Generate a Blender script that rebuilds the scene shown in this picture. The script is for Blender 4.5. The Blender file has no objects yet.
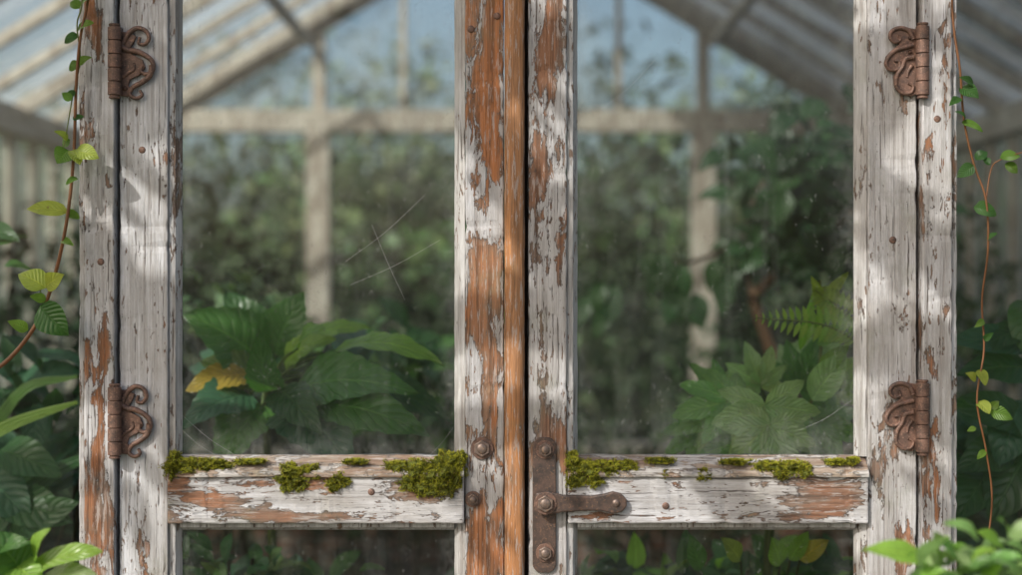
import bpy, bmesh, math, random
import numpy as np
from mathutils import Vector, noise, Matrix
random.seed(7)
sc=bpy.context.scene
FP=1420.0; CD=2.13; CZ=1.5
S=CD/FP
def P(px,py,y=0.0):
    d=CD+y
    return Vector(((px-511)*d/FP, y, CZ-(py-287.5)*d/FP))
def X(px): return (px-511)*S
def Z(py): return CZ-(py-287.5)*S
SUN=Vector((-0.50,-0.62,0.60)).normalized()

# ---------------------------------------------------------------- node helpers
def newmat(name):
    m=bpy.data.materials.new(name); m.use_nodes=True
    nt=m.node_tree; nt.nodes.clear()
    return m,nt
class G:
    def __init__(s,nt): s.nt=nt
    def node(s,t,props={},**ins):
        n=s.nt.nodes.new(t)
        for k,v in props.items(): setattr(n,k,v)
        for k,v in ins.items():
            key=int(k[1:]) if k[0]=='i' and k[1:].isdigit() else k.replace('_',' ')
            if isinstance(v,bpy.types.NodeSocket): s.nt.links.new(v,n.inputs[key])
            else: n.inputs[key].default_value=v
        return n
    def math(s,op,a,b=0.0,clamp=False):
        return s.node('ShaderNodeMath',{'operation':op,'use_clamp':clamp},i0=a,i1=b).outputs[0]
    def vmath(s,op,a,b=(0,0,0)):
        n=s.node('ShaderNodeVectorMath',{'operation':op},i0=a,i1=b)
        return n.outputs[1] if op=='LENGTH' else n.outputs[0]
    def noise(s,vec,scale=1.0,detail=6,rough=.6,dist=0.0):
        return s.node('ShaderNodeTexNoise',{},Vector=vec,Scale=scale,Detail=detail,Roughness=rough,Distortion=dist).outputs[0]
    def mr(s,v,a,b,c=0.0,d=1.0,smooth=False):
        return s.node('ShaderNodeMapRange',{'interpolation_type':'SMOOTHSTEP' if smooth else 'LINEAR'},i0=v,i1=a,i2=b,i3=c,i4=d).outputs[0]
    def mix(s,f,a,b,bt='MIX'):
        n=s.nt.nodes.new('ShaderNodeMix'); n.data_type='RGBA'; n.blend_type=bt
        for idx,v in ((0,f),(6,a),(7,b)):
            if isinstance(v,bpy.types.NodeSocket): s.nt.links.new(v,n.inputs[idx])
            else:
                if idx>0 and len(v)==3: v=(*v,1)
                n.inputs[idx].default_value=v
        return n.outputs[2]
    def obj(s): return s.node('ShaderNodeTexCoord').outputs['Object']
    def out(s,sh): 
        o=s.node('ShaderNodeOutputMaterial'); s.nt.links.new(sh,o.inputs[0])

def paint_wood(name,axis='Z',seed=0,t=.43,blobs=(),wa=(.32,.135,.06),wb=(.22,.16,.125),paint=(.57,.58,.61),grime=.65,chip=0.0,dark=.6):
    m,nt=newmat(name); g=G(nt)
    p=g.obj()
    off=g.vmath('ADD',p,(seed*3.17,seed*1.91,seed*2.33))
    def mp(c,a):
        sc_=(c,c,a) if axis=='Z' else ((a,c,c) if axis=='X' else (c,a,c))
        return g.vmath('MULTIPLY',off,sc_)
    n1=g.noise(mp(52,15),1,8,.70,.35)
    n2=g.noise(mp(13,4.5),1,3,.55)
    h=g.math('ADD',g.math('MULTIPLY',n1,.62),g.math('MULTIPLY',n2,.38))
    for (cx,cy,rx,ry,st) in blobs:
        c=(X(cx),0,Z(cy))
        d=g.vmath('LENGTH',g.vmath('MULTIPLY',g.vmath('SUBTRACT',p,c),(1/(rx*S),0,1/(ry*S))))
        h=g.math('SUBTRACT',h,g.mr(d,0.2,1.2,st,0,True))
    mask=g.mr(h,t-.004,t+.004)
    n3=g.noise(mp(190,42),1,5,.62,.3)
    n3b=g.noise(mp(17,6),1,2,.5)
    thr=g.mr(n3b,.36,.60,.70-chip,.59-chip)
    chips=g.mr(g.math('SUBTRACT',n3,thr),-.006,.006)
    mask=g.math('MULTIPLY',mask,g.math('SUBTRACT',1.0,chips))
    gr=g.noise(mp(480,9),1,5,.65,.2)
    gr2=g.noise(mp(130,4),1,4,.6,.6)
    crack=g.mr(gr2,.57,.64)
    crack2=g.mr(g.noise(mp(270,8),1,3,.55,.5),.64,.68)
    wn=g.noise(mp(18,5),1,4,.6)
    deep=g.mr(h,t-.08,t-.008,1,0)
    wsel=g.math('ADD',g.math('MULTIPLY',deep,.85),g.math('MULTIPLY',g.math('SUBTRACT',g.mr(wn,.40,.60),.42),.9),clamp=True)
    wood=g.mix(wsel,wb,wa)
    wood=g.mix(g.mr(gr,.32,.60,dark,0),wood,(.075,.042,.026))
    wood=g.mix(g.math('MULTIPLY',g.mr(gr2,.5,.62),.5),wood,(.04,.025,.018))
    prim=g.math('MULTIPLY',g.mr(g.noise(mp(230,26),1,6,.72),.54,.60),.6)
    wood=g.mix(prim,wood,(.44,.41,.39))
    dirt=g.noise(mp(38,8),1,7,.72,.4)
    dirt2=g.noise(off,6,4,.6)
    streak=g.noise(mp(95,3.2),1,5,.65)
    pc=g.mix(g.math('MULTIPLY',g.mr(dirt,.42,.64),grime),paint,(.28,.27,.265))
    pc=g.mix(g.mr(dirt2,.42,.68,0,.5),pc,(.33,.30,.265))
    pc=g.mix(g.mr(streak,.47,.65,0,.6),pc,(.25,.235,.22))
    pc=g.mix(g.mr(gr,.46,.70,0,.55),pc,(.22,.20,.185))
    pc=g.mix(g.math('MULTIPLY',crack,.4),pc,(.18,.15,.13))
    pc=g.mix(g.math('MULTIPLY',crack2,.85),pc,(.07,.052,.042))
    edge_shade=g.math('MULTIPLY',g.mr(h,t-.014,t,0,1),g.mr(h,t,t+.005,1,0))  # narrow AO-like shade painted into the colour along flake outlines
    col=g.mix(mask,wood,pc)
    col=g.mix(g.math('MULTIPLY',edge_shade,.55),col,(.06,.045,.04))
    alg=g.math('MULTIPLY',g.mr(g.noise(off,9,5,.7),.57,.74),.4)
    col=g.mix(alg,col,(.17,.18,.10))
    ht=g.math('MULTIPLY',mask,.0013)
    ht=g.math('ADD',ht,g.math('MULTIPLY',gr,.0007))
    ht=g.math('SUBTRACT',ht,g.math('MULTIPLY',crack,.0004))
    ht=g.math('SUBTRACT',ht,g.math('MULTIPLY',crack2,.0010))
    ht=g.math('ADD',ht,g.math('MULTIPLY',n1,.0020))
    bump=g.node('ShaderNodeBump',{},Strength=1.0,Distance=1.0,Height=ht)
    b=g.node('ShaderNodeBsdfPrincipled',{},Base_Color=col,Roughness=g.mr(mask,0,1,.85,.55),Normal=bump.outputs[0])
    g.out(b.outputs[0]); return m

def glass_mat(name,haze=.06,hazecol=(.5,.52,.5),streak=(3,3,3),tint=(.93,.97,.95),lo=.4,hi=.75,rough=.02,fine=True,det=5,pane=False):
    m,nt=newmat(name); g=G(nt); p=g.obj()
    n=g.noise(g.vmath('MULTIPLY',p,streak),1,det,.65)
    f=g.mr(n,lo,hi,haze*.3,haze*2.4)
    if fine:
        n2=g.noise(g.vmath('MULTIPLY',p,(150,150,110)),1,3,.6)
        f=g.math('ADD',f,g.math('MULTIPLY',g.mr(n2,.63,.72),.14))
        n4=g.noise(g.vmath('MULTIPLY',p,(20,20,2.2)),1,4,.65,.6)
        f=g.math('ADD',f,g.math('MULTIPLY',g.mr(n4,.52,.72),.06))
        # dried rain rings / wiped smears
        n6=g.noise(g.vmath('MULTIPLY',p,(9,9,14)),1,2,.5,2.5)
        ring=g.mr(g.math('ABSOLUTE',g.math('SUBTRACT',n6,.55)),0,.010,.075,0)
        f=g.math('ADD',f,g.math('MULTIPLY',ring,g.mr(n,.45,.6)))
    if pane:
        sp=g.node('ShaderNodeSeparateXYZ',{},Vector=p)
        z=sp.outputs[2]; x=sp.outputs[0]
        bot=g.math('MULTIPLY',g.mr(z,Z(400),Z(457),0,1,True),g.math('GREATER_THAN',z,Z(470)))
        dm=g.math('MINIMUM',g.math('ABSOLUTE',g.math('SUBTRACT',x,X(317))),g.math('ABSOLUTE',g.math('SUBTRACT',x,X(714))))
        ed=g.mr(dm,.170,.21,0,1,True)
        nn=g.noise(g.vmath('MULTIPLY',p,(30,30,22)),1,6,.72)
        f=g.math('ADD',f,g.math('MULTIPLY',g.math('MULTIPLY',g.math('MAXIMUM',bot,ed),g.mr(nn,.40,.64)),.22))
    dif=g.node('ShaderNodeBsdfDiffuse',{},Color=(*hazecol,1))
    trl=g.node('ShaderNodeBsdfTranslucent',{},Color=(*hazecol,1))
    hz=g.node('ShaderNodeMixShader',{},i0=.5,i1=dif.outputs[0],i2=trl.outputs[0])
    tr=g.node('ShaderNodeBsdfTransparent',{},Color=(*tint,1))
    gl=g.node('ShaderNodeBsdfGlossy',{},Roughness=rough)
    if fine:
        bmp=g.node('ShaderNodeBump',{},Strength=.4,Distance=.002,Height=g.noise(p,7,2,.5))
        g.nt.links.new(bmp.outputs[0],gl.inputs['Normal'])
    fr=g.node('ShaderNodeFresnel',{},IOR=1.45)
    a=g.node('ShaderNodeMixShader',{},i0=fr.outputs[0],i1=tr.outputs[0],i2=gl.outputs[0])
    b=g.node('ShaderNodeMixShader',{},i0=f,i1=a.outputs[0],i2=hz.outputs[0])
    g.out(b.outputs[0]); return m

def leaf_mat(name,trans=.35,rough=.33,vein=.5):
    m,nt=newmat(name); g=G(nt)
    col=g.node('ShaderNodeAttribute',{'attribute_name':'Col'}).outputs['Color']
    uv=g.node('ShaderNodeAttribute',{'attribute_name':'luv'}).outputs['Vector']
    sp=g.node('ShaderNodeSeparateXYZ',{},Vector=uv)
    u=g.math('ABSOLUTE',sp.outputs[0]); v=sp.outputs[1]
    w=g.math('FRACT',g.math('MULTIPLY',g.math('SUBTRACT',v,g.math('MULTIPLY',u,.28)),8.0))
    w=g.math('ABSOLUTE',g.math('SUBTRACT',w,.5))
    side=g.mr(w,.0,.09,1,0); mid=g.mr(u,.02,.07,1,0)
    vn=g.math('MAXIMUM',g.math('MULTIPLY',side,.6),mid)
    n=g.noise(g.obj(),35,4,.6)
    c=g.mix(g.mr(n,.35,.7,0,.45),col,g.mix(1.0,col,(.55,.6,.4),'MULTIPLY'))
    c=g.mix(g.math('MULTIPLY',vn,vein),c,g.mix(1.0,c,(2.2,1.9,2.0),'MULTIPLY'))
    n5=g.noise(g.obj(),120,3,.6)
    c=g.mix(g.mr(n5,.68,.74,0,.6),c,(.12,.08,.03))
    bmp=g.node('ShaderNodeBump',{},Strength=.7,Distance=.003,Height=g.math('ADD',g.math('MULTIPLY',vn,-1.0),g.math('MULTIPLY',g.math('ABSOLUTE',w),.8)))
    b=g.node('ShaderNodeBsdfPrincipled',{},Base_Color=c,Roughness=rough,Normal=bmp.outputs[0])
    tl=g.node('ShaderNodeBsdfTranslucent',{},Color=g.mix(1.0,c,(1.6,1.7,.7),'MULTIPLY'))
    g.out(g.node('ShaderNodeMixShader',{},i0=trans,i1=b.outputs[0],i2=tl.outputs[0]).outputs[0]); return m
def leaf_far(name):
    m,nt=newmat(name); g=G(nt)
    c=g.node('ShaderNodeAttribute',{'attribute_name':'Col'}).outputs['Color']
    b=g.node('ShaderNodeBsdfPrincipled',{},Base_Color=c,Roughness=.6); tl=g.node('ShaderNodeBsdfTranslucent',{},Color=c)
    g.out(g.node('ShaderNodeMixShader',{},i0=.3,i1=b.outputs[0],i2=tl.outputs[0]).outputs[0]); return m

def simple(name,ca,cb,scale=20,rough=.8,metal=0,bump=.001,stretch=(1,1,1),lo=.38,hi=.62,cc=None,detail=6):
    m,nt=newmat(name); g=G(nt); p=g.vmath('MULTIPLY',g.obj(),stretch)
    n=g.noise(p,scale,detail,.65)
    c=g.mix(g.mr(n,lo,hi),ca,cb)
    n2=g.noise(p,scale*4.3,5,.65)
    if cc: c=g.mix(g.mr(n2,.55,.66),c,cc)
    bm=g.node('ShaderNodeBump',{},Strength=1.0,Distance=bump,Height=g.math('ADD',n,g.math('MULTIPLY',n2,.5)))
    b=g.node('ShaderNodeBsdfPrincipled',{},Base_Color=c,Roughness=rough,Metallic=metal,Normal=bm.outputs[0])
    g.out(b.outputs[0]); return m

# ---------------------------------------------------------------- mesh helpers
def empty(name,loc=(0,0,0)):
    e=bpy.data.objects.new(name,None); sc.collection.objects.link(e); e.empty_display_size=.1
    return e
def mkobj(name,verts,faces,mat,parent=None,smooth=False,cols=None,uvs=None):
    me=bpy.data.meshes.new(name); me.from_pydata([tuple(v) for v in verts],[],faces)
    if smooth: me.polygons.foreach_set('use_smooth',[True]*len(me.polygons))
    if cols is not None:
        a=me.color_attributes.new('Col','FLOAT_COLOR','POINT')
        c=np.ones((len(verts),4),dtype=np.float32); c[:,:3]=np.array(cols,dtype=np.float32)
        a.data.foreach_set('color',c.ravel())
    if uvs is not None:
        a=me.attributes.new('luv','FLOAT_VECTOR','POINT')
        c=np.zeros((len(verts),3),dtype=np.float32); c[:,:2]=np.array(uvs,dtype=np.float32)
        a.data.foreach_set('vector',c.ravel())
    me.update()
    o=bpy.data.objects.new(name,me); sc.collection.objects.link(o)
    if mat: me.materials.append(mat)
    if parent: o.parent=parent
    return o
def fixn(o):
    bm=bmesh.new(); bm.from_mesh(o.data); bmesh.ops.recalc_face_normals(bm,faces=bm.faces); bm.to_mesh(o.data); bm.free()
def plank(name,x0,x1,y0,y1,z0,z1,mat,parent=None,wob=.0009,bev=.0022,seg=.010):
    dims=[x1-x0,y1-y0,z1-z0]; ax=dims.index(max(dims))
    n=max(1,min(400,int(dims[ax]/seg)))
    lo=[x0,y0,z0]; hi=[x1,y1,z1]
    oth=[i for i in range(3) if i!=ax]
    V=[];F=[]
    corners=[(0,0),(1,0),(1,1),(0,1)]
    for i in range(n+1):
        t=i/n
        for ci,(a,b) in enumerate(corners):
            p=[0,0,0]; p[ax]=lo[ax]+(hi[ax]-lo[ax])*t
            p[oth[0]]=hi[oth[0]] if a else lo[oth[0]]
            p[oth[1]]=hi[oth[1]] if b else lo[oth[1]]
            if 0<i<n and wob:
                q=Vector((p[0]*1.3+ci*7.1,p[1]*1.3,p[2]*1.3))*28
                w=noise.noise(q)+.5*noise.noise(q*3.1)
                nick=max(0,noise.noise(q*1.7+Vector((9,9,9)))-.30)*5
                sa=-1 if a else 1; sb=-1 if b else 1
                p[oth[0]]+=sa*(wob*(w+.4)+wob*nick); p[oth[1]]+=sb*(wob*(w+.4)*.7+wob*nick)
            V.append(p)
    for i in range(n):
        for c in range(4):
            a=i*4+c;b=i*4+(c+1)%4
            F.append((a,b,b+4,a+4))
    F.append((3,2,1,0)); F.append((n*4,n*4+1,n*4+2,n*4+3))
    o=mkobj(name,V,F,mat,parent); fixn(o)
    if bev:
        md=o.modifiers.new('b','BEVEL'); md.width=bev; md.segments=2; md.limit_method='ANGLE'; md.angle_limit=math.radians(40)
    return o
def prism(name,pts,axis,a,b,mat,parent=None,bev=0):
    n=len(pts);V=[];F=[]
    for e in (a,b):
        for p in pts:
            V.append((e,p[0],p[1]) if axis=='X' else (p[0],e,p[1]))
    F.append(tuple(range(n))); F.append(tuple(range(2*n-1,n-1,-1)))
    for i in range(n):
        j=(i+1)%n; F.append((i,i+n,j+n,j))
    o=mkobj(name,V,F,mat,parent); fixn(o)
    if bev:
        md=o.modifiers.new('b','BEVEL'); md.width=bev; md.segments=2; md.limit_method='ANGLE'; md.angle_limit=math.radians(35)
    return o
def catmull(pts,k=6):
    pts=[Vector(p) for p in pts]; out=[]
    Q=[pts[0]*2-pts[1]]+pts+[pts[-1]*2-pts[-2]]
    for i in range(1,len(Q)-2):
        for j in range(k):
            t=j/k
            out.append(.5*((2*Q[i])+(-Q[i-1]+Q[i+1])*t+(2*Q[i-1]-5*Q[i]+4*Q[i+1]-Q[i+2])*t*t+(-Q[i-1]+3*Q[i]-3*Q[i+1]+Q[i+2])*t**3))
    out.append(pts[-1]); return out
def tube_data(V,F,pts,r0,r1,ns=7,knob=0):
    base=len(V); n=len(pts); up=Vector((0.13,1,.21)).normalized()
    for i,p in enumerate(pts):
        d=(pts[min(i+1,n-1)]-pts[max(i-1,0)]).normalized()
        a=d.cross(up)
        if a.length<.05: a=d.cross(Vector((1,0,0)))
        a.normalize(); b=d.cross(a); r=r0+(r1-r0)*i/(n-1)
        if knob: r*=1+knob*noise.noise(Vector(p)*9)
        for k in range(ns):
            th=2*math.pi*k/ns; V.append(p+a*math.cos(th)*r+b*math.sin(th)*r)
    for i in range(n-1):
        for k in range(ns):
            a=base+i*ns+k; b=base+i*ns+(k+1)%ns; F.append((a,b,b+ns,a+ns))
    F.append(tuple(base+k for k in range(ns))); F.append(tuple(base+(n-1)*ns+ns-1-k for k in range(ns)))
def tube(name,pts,r0,r1,mat,parent=None,ns=8,k=6):
    V=[];F=[]; tube_data(V,F,catmull(pts,k),r0,r1,ns); return mkobj(name,V,F,mat,parent,True)
def cyl(name,c,r,depth,axis,mat,parent=None,seg=20,bev=.0008):
    bm=bmesh.new(); bmesh.ops.create_cone(bm,cap_ends=True,segments=seg,radius1=r,radius2=r,depth=depth)
    R={'Z':Matrix(),'Y':Matrix.Rotation(math.pi/2,4,'X'),'X':Matrix.Rotation(math.pi/2,4,'Y')}[axis]
    bmesh.ops.transform(bm,matrix=Matrix.Translation(c)@R,verts=bm.verts)
    me=bpy.data.meshes.new(name); bm.to_mesh(me); bm.free(); me.materials.append(mat)
    o=bpy.data.objects.new(name,me); sc.collection.objects.link(o)
    if parent:o.parent=parent
    if bev:
        md=o.modifiers.new('b','BEVEL'); md.width=bev; md.segments=2; md.limit_method='ANGLE'
    return o
def dome(name,c,r,h,mat,parent=None):
    V=[];F=[];ns=16;rings=5
    for i in range(rings):
        a=i/rings*math.pi/2
        for k in range(ns):
            th=2*math.pi*k/ns
            V.append((c[0]+r*math.cos(a)*math.cos(th),c[1]-h*math.sin(a),c[2]+r*math.cos(a)*math.sin(th)))
    V.append((c[0],c[1]-h,c[2]))
    for i in range(rings-1):
        for k in range(ns):
            a=i*ns+k;b=i*ns+(k+1)%ns;F.append((a,b,b+ns,a+ns))
    for k in range(ns): F.append(((rings-1)*ns+k,(rings-1)*ns+(k+1)%ns,len(V)-1))
    return mkobj(name,V,F,mat,parent,True)

class Foliage:
    def __init__(s): s.V=[];s.F=[];s.C=[];s.U=[]
    def leaf(s,base,tip,width,col,nrm=(0,-.6,.8),curl=.5,fold=.25,nseg=8,shape=.8,ser=.0,quilt=.03,wave=.08):
        base=Vector(base);tip=Vector(tip);d=tip-base;L=d.length
        if L<1e-5:return
        d/=L; n=Vector(nrm); n=(n-d*n.dot(d))
        if n.length<.05: n=Vector((0.3,0,1)); n=n-d*n.dot(d)
        n.normalize(); sd=d.cross(n)
        us=(-1,-.55,0,.55,1); b0=len(s.V); ph=random.random()*6
        for i in range(nseg+1):
            t=i/nseg
            w=width*.5*(math.sin(math.pi*min(1,t**shape*.985+.015))**.75) if i<nseg else 0.0005
            if ser and i<nseg: w*=1+ser*(1 if i%2 else -1)
            arch=curl*L*.5*(4*t*(1-t))*.5 - curl*L*.18*t*t
            for u in us:
                q=quilt*L*math.sin(t*22-abs(u)*4+ph)*.25*abs(u)
                wv=wave*width*math.sin(t*7+ph+u*1.5)*abs(u)
                s.V.append(base+d*(L*t)+sd*(u*w)+n*(arch+fold*abs(u)*w+q+wv))
                s.C.append(col); s.U.append((u,t))
        for i in range(nseg):
            for k in range(4):
                a=b0+i*5+k; s.F.append((a,a+1,a+6,a+5))
    def quick(s,c,size,col,d=None,n=None):
        c=Vector(c)
        d=d or Vector((random.uniform(-1,1),random.uniform(-1,1),random.uniform(-1,.4))).normalized()
        n=n or Vector((random.uniform(-1,1),random.uniform(-1.2,.6),random.uniform(-.2,1.2)))
        sd=d.cross(n)
        if sd.length<.05: return
        sd.normalize(); nn=sd.cross(d); b=len(s.V); w=size*random.uniform(.25,.38)
        pts=[c,c+d*size*.4+sd*w+nn*size*.08,c+d*size-nn*size*.1,c+d*size*.4-sd*w+nn*size*.08]
        s.V+=pts; s.C+=[col]*4; s.U+=[(0,0),(1,.4),(0,1),(-1,.4)]
        s.F+=[(b,b+1,b+2),(b,b+2,b+3)]
    def stem(s,pts,r0,r1,col=(.05,.06,.02),k=5,ns=6):
        b=len(s.V); tmpV=[];tmpF=[]
        tube_data(tmpV,tmpF,catmull(pts,k),r0,r1,ns)
        s.V+=tmpV; s.C+=[col]*len(tmpV); s.U+=[(.5,.5)]*len(tmpV); s.F+=[tuple(i+b for i in f) for f in tmpF]
    def done(s,name,mat,parent=None,smooth=True):
        return mkobj(name,s.V,s.F,mat,parent,smooth,s.C,s.U)
def jit(c,a=.2,h=.1):
    k=1+random.uniform(-a,a)
    return (max(0,c[0]*k*(1+random.uniform(-h,h))),c[1]*k,max(0,c[2]*k*(1+random.uniform(-h,h))))

# ---------------------------------------------------------------- materials
M_glass=glass_mat('old_door_glass',.012,(.60,.62,.60),(4,4,3),pane=True,rough=.03)
M_glass_front=glass_mat('front_side_glass',.02,(.52,.55,.52),(5,5,3.2),fine=False,det=3)
M_glass_side=glass_mat('side_glass',.40,(.52,.57,.54),(16,16,.5),tint=(.84,.92,.89),fine=False,det=4)
M_glass_roof=glass_mat('roof_glass',.30,(.78,.84,.88),(1.2,9,1.2),rough=.1,fine=False,det=4)
M_glass_back=glass_mat('back_glass',.025,(.55,.60,.57),(2,2,1.5),fine=False,det=3)
M_glass_gable=glass_mat('gable_glass',.26,(.80,.85,.84),(2,2,1.5),fine=False,det=3)
M_leaf=leaf_mat('leaf'); M_leaf_far=leaf_far('leaf_far')
M_vineleaf=leaf_mat('vine_leaf',.4,.4,.35)
M_rust=simple('rusty_iron',(.20,.115,.085),(.09,.06,.05),90,.6,.25,.0006,cc=(.33,.20,.145))
M_iron=simple('dark_iron',(.12,.08,.065),(.06,.048,.044),70,.5,.4,.0006,cc=(.20,.12,.08))
M_bolt=simple('bolt_iron',(.22,.17,.145),(.11,.08,.068),70,.45,.45,.0004,cc=(.28,.18,.12))
M_bark=simple('bark',(.10,.065,.045),(.19,.15,.12),12,.9,0,.01,(1,1,.25))
M_gap=simple('dark_rebate_wood',(.03,.022,.018),(.06,.045,.035),40,.95,0,.001)
M_greyframe=simple('weathered_frame',(.56,.52,.46),(.33,.275,.23),6,.8,0,.003,(4,4,1),cc=(.18,.13,.09))
M_greyframeY=simple('weathered_rafter',(.60,.57,.52),(.36,.31,.26),6,.8,0,.003,(2,1,3),cc=(.18,.13,.09))
M_soil=simple('soil',(.05,.035,.025),(.09,.065,.045),25,.95,0,.02)
M_grass=simple('ground_turf',(.045,.07,.02),(.09,.085,.04),3,.95,0,.03)
M_gravel=simple('gravel',(.18,.16,.14),(.32,.29,.25),60,.9,0,.01)
def brick_mat():
    m,nt=newmat('brick'); g=G(nt)
    sp=g.node('ShaderNodeSeparateXYZ',{},Vector=g.obj())
    v=g.node('ShaderNodeCombineXYZ',{},i0=g.math('ADD',sp.outputs[0],sp.outputs[1]),i1=sp.outputs[2])
    b=g.node('ShaderNodeTexBrick',{},Vector=v.outputs[0],Color1=(.24,.10,.065,1),Color2=(.16,.075,.05,1),Mortar=(.3,.28,.25,1),Scale=1.0,Mortar_Size=.008,Brick_Width=.22,Row_Height=.075)
    n=g.noise(g.obj(),18,6,.6)
    c=g.mix(g.mr(n,.4,.7,0,.6),b.outputs[0],(.09,.08,.05))
    bm=g.node('ShaderNodeBump',{},Strength=.6,Distance=.006,Height=g.math('SUBTRACT',n,b.outputs[1]))
    g.out(g.node('ShaderNodeBsdfPrincipled',{},Base_Color=c,Roughness=.9,Normal=bm.outputs[0]).outputs[0]); return m
M_brick=brick_mat()
m,nt=newmat('moss'); g=G(nt)
c=g.node('ShaderNodeAttribute',{'attribute_name':'Col'}).outputs['Color']
b=g.node('ShaderNodeBsdfPrincipled',{},Base_Color=c,Roughness=.85); tl=g.node('ShaderNodeBsdfTranslucent',{},Color=c)
g.out(g.node('ShaderNodeMixShader',{},i0=.35,i1=b.outputs[0],i2=tl.outputs[0]).outputs[0]); M_moss=m
m,nt=newmat('silk'); g=G(nt); g.out(g.node('ShaderNodeBsdfDiffuse',{},Color=(.5,.5,.5,1)).outputs[0]); M_silk=m

# ---------------------------------------------------------------- ground
def sheet(name,x0,x1,y0,y1,z,mat):
    return mkobj(name,[(x0,y0,z),(x1,y0,z),(x1,y1,z),(x0,y1,z)],[(0,1,2,3)],mat)
sheet('ground',-300,300,-300,300,0,M_grass)
sheet('gravel_path',-.75,.75,-6,5.35,.004,M_gravel)
sheet('planting_bed',-2.1,-.8,.15,5.3,.008,M_soil); sheet('planting_bed',.8,2.1,.15,5.3,.008,M_soil)

# ---------------------------------------------------------------- greenhouse
W=2.2; EZ=2.23; AZ=3.57; YB=5.57
GH=empty('greenhouse')
def bar(name,p0,p1,w,h,mat=None):
    p0=Vector(p0);p1=Vector(p1);d=(p1-p0).normalized()
    a=d.cross(Vector((0,1,0))) if abs(d.y)<.9 else Vector((1,0,0))
    a.normalize(); b=d.cross(a)
    V=[]
    for p in (p0,p1):
        for (u,v) in ((-1,-1),(1,-1),(1,1),(-1,1)): V.append(p+a*(u*w/2)+b*(v*h/2))
    F=[(0,1,2,3),(7,6,5,4)]+[(i,i+4,(i+1)%4+4,(i+1)%4) for i in range(4)]
    o=mkobj(name,V,F,mat or M_greyframe,GH); fixn(o)
    md=o.modifiers.new('b','BEVEL'); md.width=.005; md.segments=2
    return o
TZ=CZ+166*7.7/FP
sl=(AZ-EZ)/W
tx=(AZ-TZ)/sl
bar('back_tie_beam',(-tx,YB,TZ),(tx,YB,TZ),.12,.10)
for sgn in(-1,1):
    bar('back_rafter',(sgn*W,YB+.003,EZ),(0,YB+.003,AZ),.11,.09)
    bar('back_post',(sgn*1.042,YB-.004,.6),(sgn*1.042,YB-.004,TZ+.05),.125,.10)
    bar('back_mullion',(sgn*1.042,YB+.01,TZ+.06),(sgn*1.042,YB+.01,AZ-1.042*sl),.07,.05)
    bar('back_mullion',(sgn*.585,YB+.01,TZ+.06),(sgn*.585,YB+.01,AZ-.585*sl),.035,.03)
    bar('corner_post',(sgn*W,YB,.6),(sgn*W,YB,EZ),.12,.12)
    bar('eave_beam',(sgn*W,0.05,EZ),(sgn*W,YB,EZ),.12,.12,M_greyframeY)
    bar('purlin',(sgn*W*.5,0.05,AZ-sl*W*.5-.07),(sgn*W*.5,YB,AZ-sl*W*.5-.07),.05,.05,M_greyframeY)
    bar('side_wall_sill',(sgn*W,0.05,.63),(sgn*W,YB,.63),.16,.06,M_greyframeY)
    prism('side_low_wall',[(sgn*W-.1,0),(sgn*W+.1,0),(sgn*W+.1,.6),(sgn*W-.1,.6)],'Y',-.02,YB+.1,M_brick,GH)
    for i in range(1,19):
        y=i*YB/19
        bar('side_glazing_bar',(sgn*W,y,.66),(sgn*W,y,EZ-.06),.035,.05)
    mkobj('side_glass',[(sgn*(W+.01),0,.66),(sgn*(W+.01),YB,.66),(sgn*(W+.01),YB,EZ),(sgn*(W+.01),0,EZ)],[(0,1,2,3)],M_glass_side,GH)
    for i in range(0,13):
        y=.03+i*(YB-.1)/12.0
        bar('roof_rafter',(sgn*W,y,EZ+.03),(0,y,AZ+.03),.045 if i%3 else .07,.04)
    mkobj('roof_glass',[(sgn*(W+.12),-.12,EZ-.003),(sgn*(W+.12),YB+.1,EZ-.003),(0,YB+.1,AZ+.07),(0,-.12,AZ+.07)],[(0,1,2,3)],M_glass_roof,GH)
    bar('front_corner_post',(sgn*W,.05,.6),(sgn*W,.05,EZ),.12,.12)
    bar('front_post',(sgn*1.35,.05,.66),(sgn*1.35,.05,EZ-.02),.06,.08)
    bar('front_rafter',(sgn*W,-.03,EZ),(0,-.03,AZ),.11,.06)
    bar('front_mullion',(sgn*.7,.02,EZ+.05),(sgn*.7,.02,AZ-.7*sl),.05,.05)
    a_,b_=min(sgn*.667,sgn*(W-.11)),max(sgn*.667,sgn*(W-.11))
    prism('front_low_wall',[(a_,0),(b_,0),(b_,.6),(a_,.6)],'Y',-.02,.16,M_brick,GH)
    bar('front_sill',(sgn*.67,.05,.63),(sgn*(W-.06),.05,.63),.06,.16)
    mkobj('front_glass',[(sgn*.672,.05,.66),(sgn*W,.05,.66),(sgn*W,.05,EZ),(sgn*.672,.05,EZ)],[(0,1,2,3)],M_glass_front,GH)
bar('front_header',(-W,.04,EZ),(W,.04,EZ),.10,.10)
bar('ridge_beam',(0,0,AZ),(0,YB,AZ),.06,.14,M_greyframeY)
mkobj('front_gable_glass',[(-W,.045,EZ),(W,.045,EZ),(0,.045,AZ)],[(0,1,2)],M_glass_front,GH)
mkobj('back_glass',[(-W,YB+.03,.6),(W,YB+.03,.6),(W,YB+.03,EZ),(tx,YB+.03,TZ),(-tx,YB+.03,TZ),(-W,YB+.03,EZ)],[(0,1,2,3,4,5)],M_glass_back,GH)
mkobj('back_gable_glass',[(-tx,YB+.03,TZ),(tx,YB+.03,TZ),(0,YB+.03,AZ)],[(0,1,2)],M_glass_gable,GH)
prism('back_low_wall',[(-W+.11,0),(W-.11,0),(W-.11,.6),(-W+.11,.6)],'Y',YB-.05,YB+.1,M_brick,GH)
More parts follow.
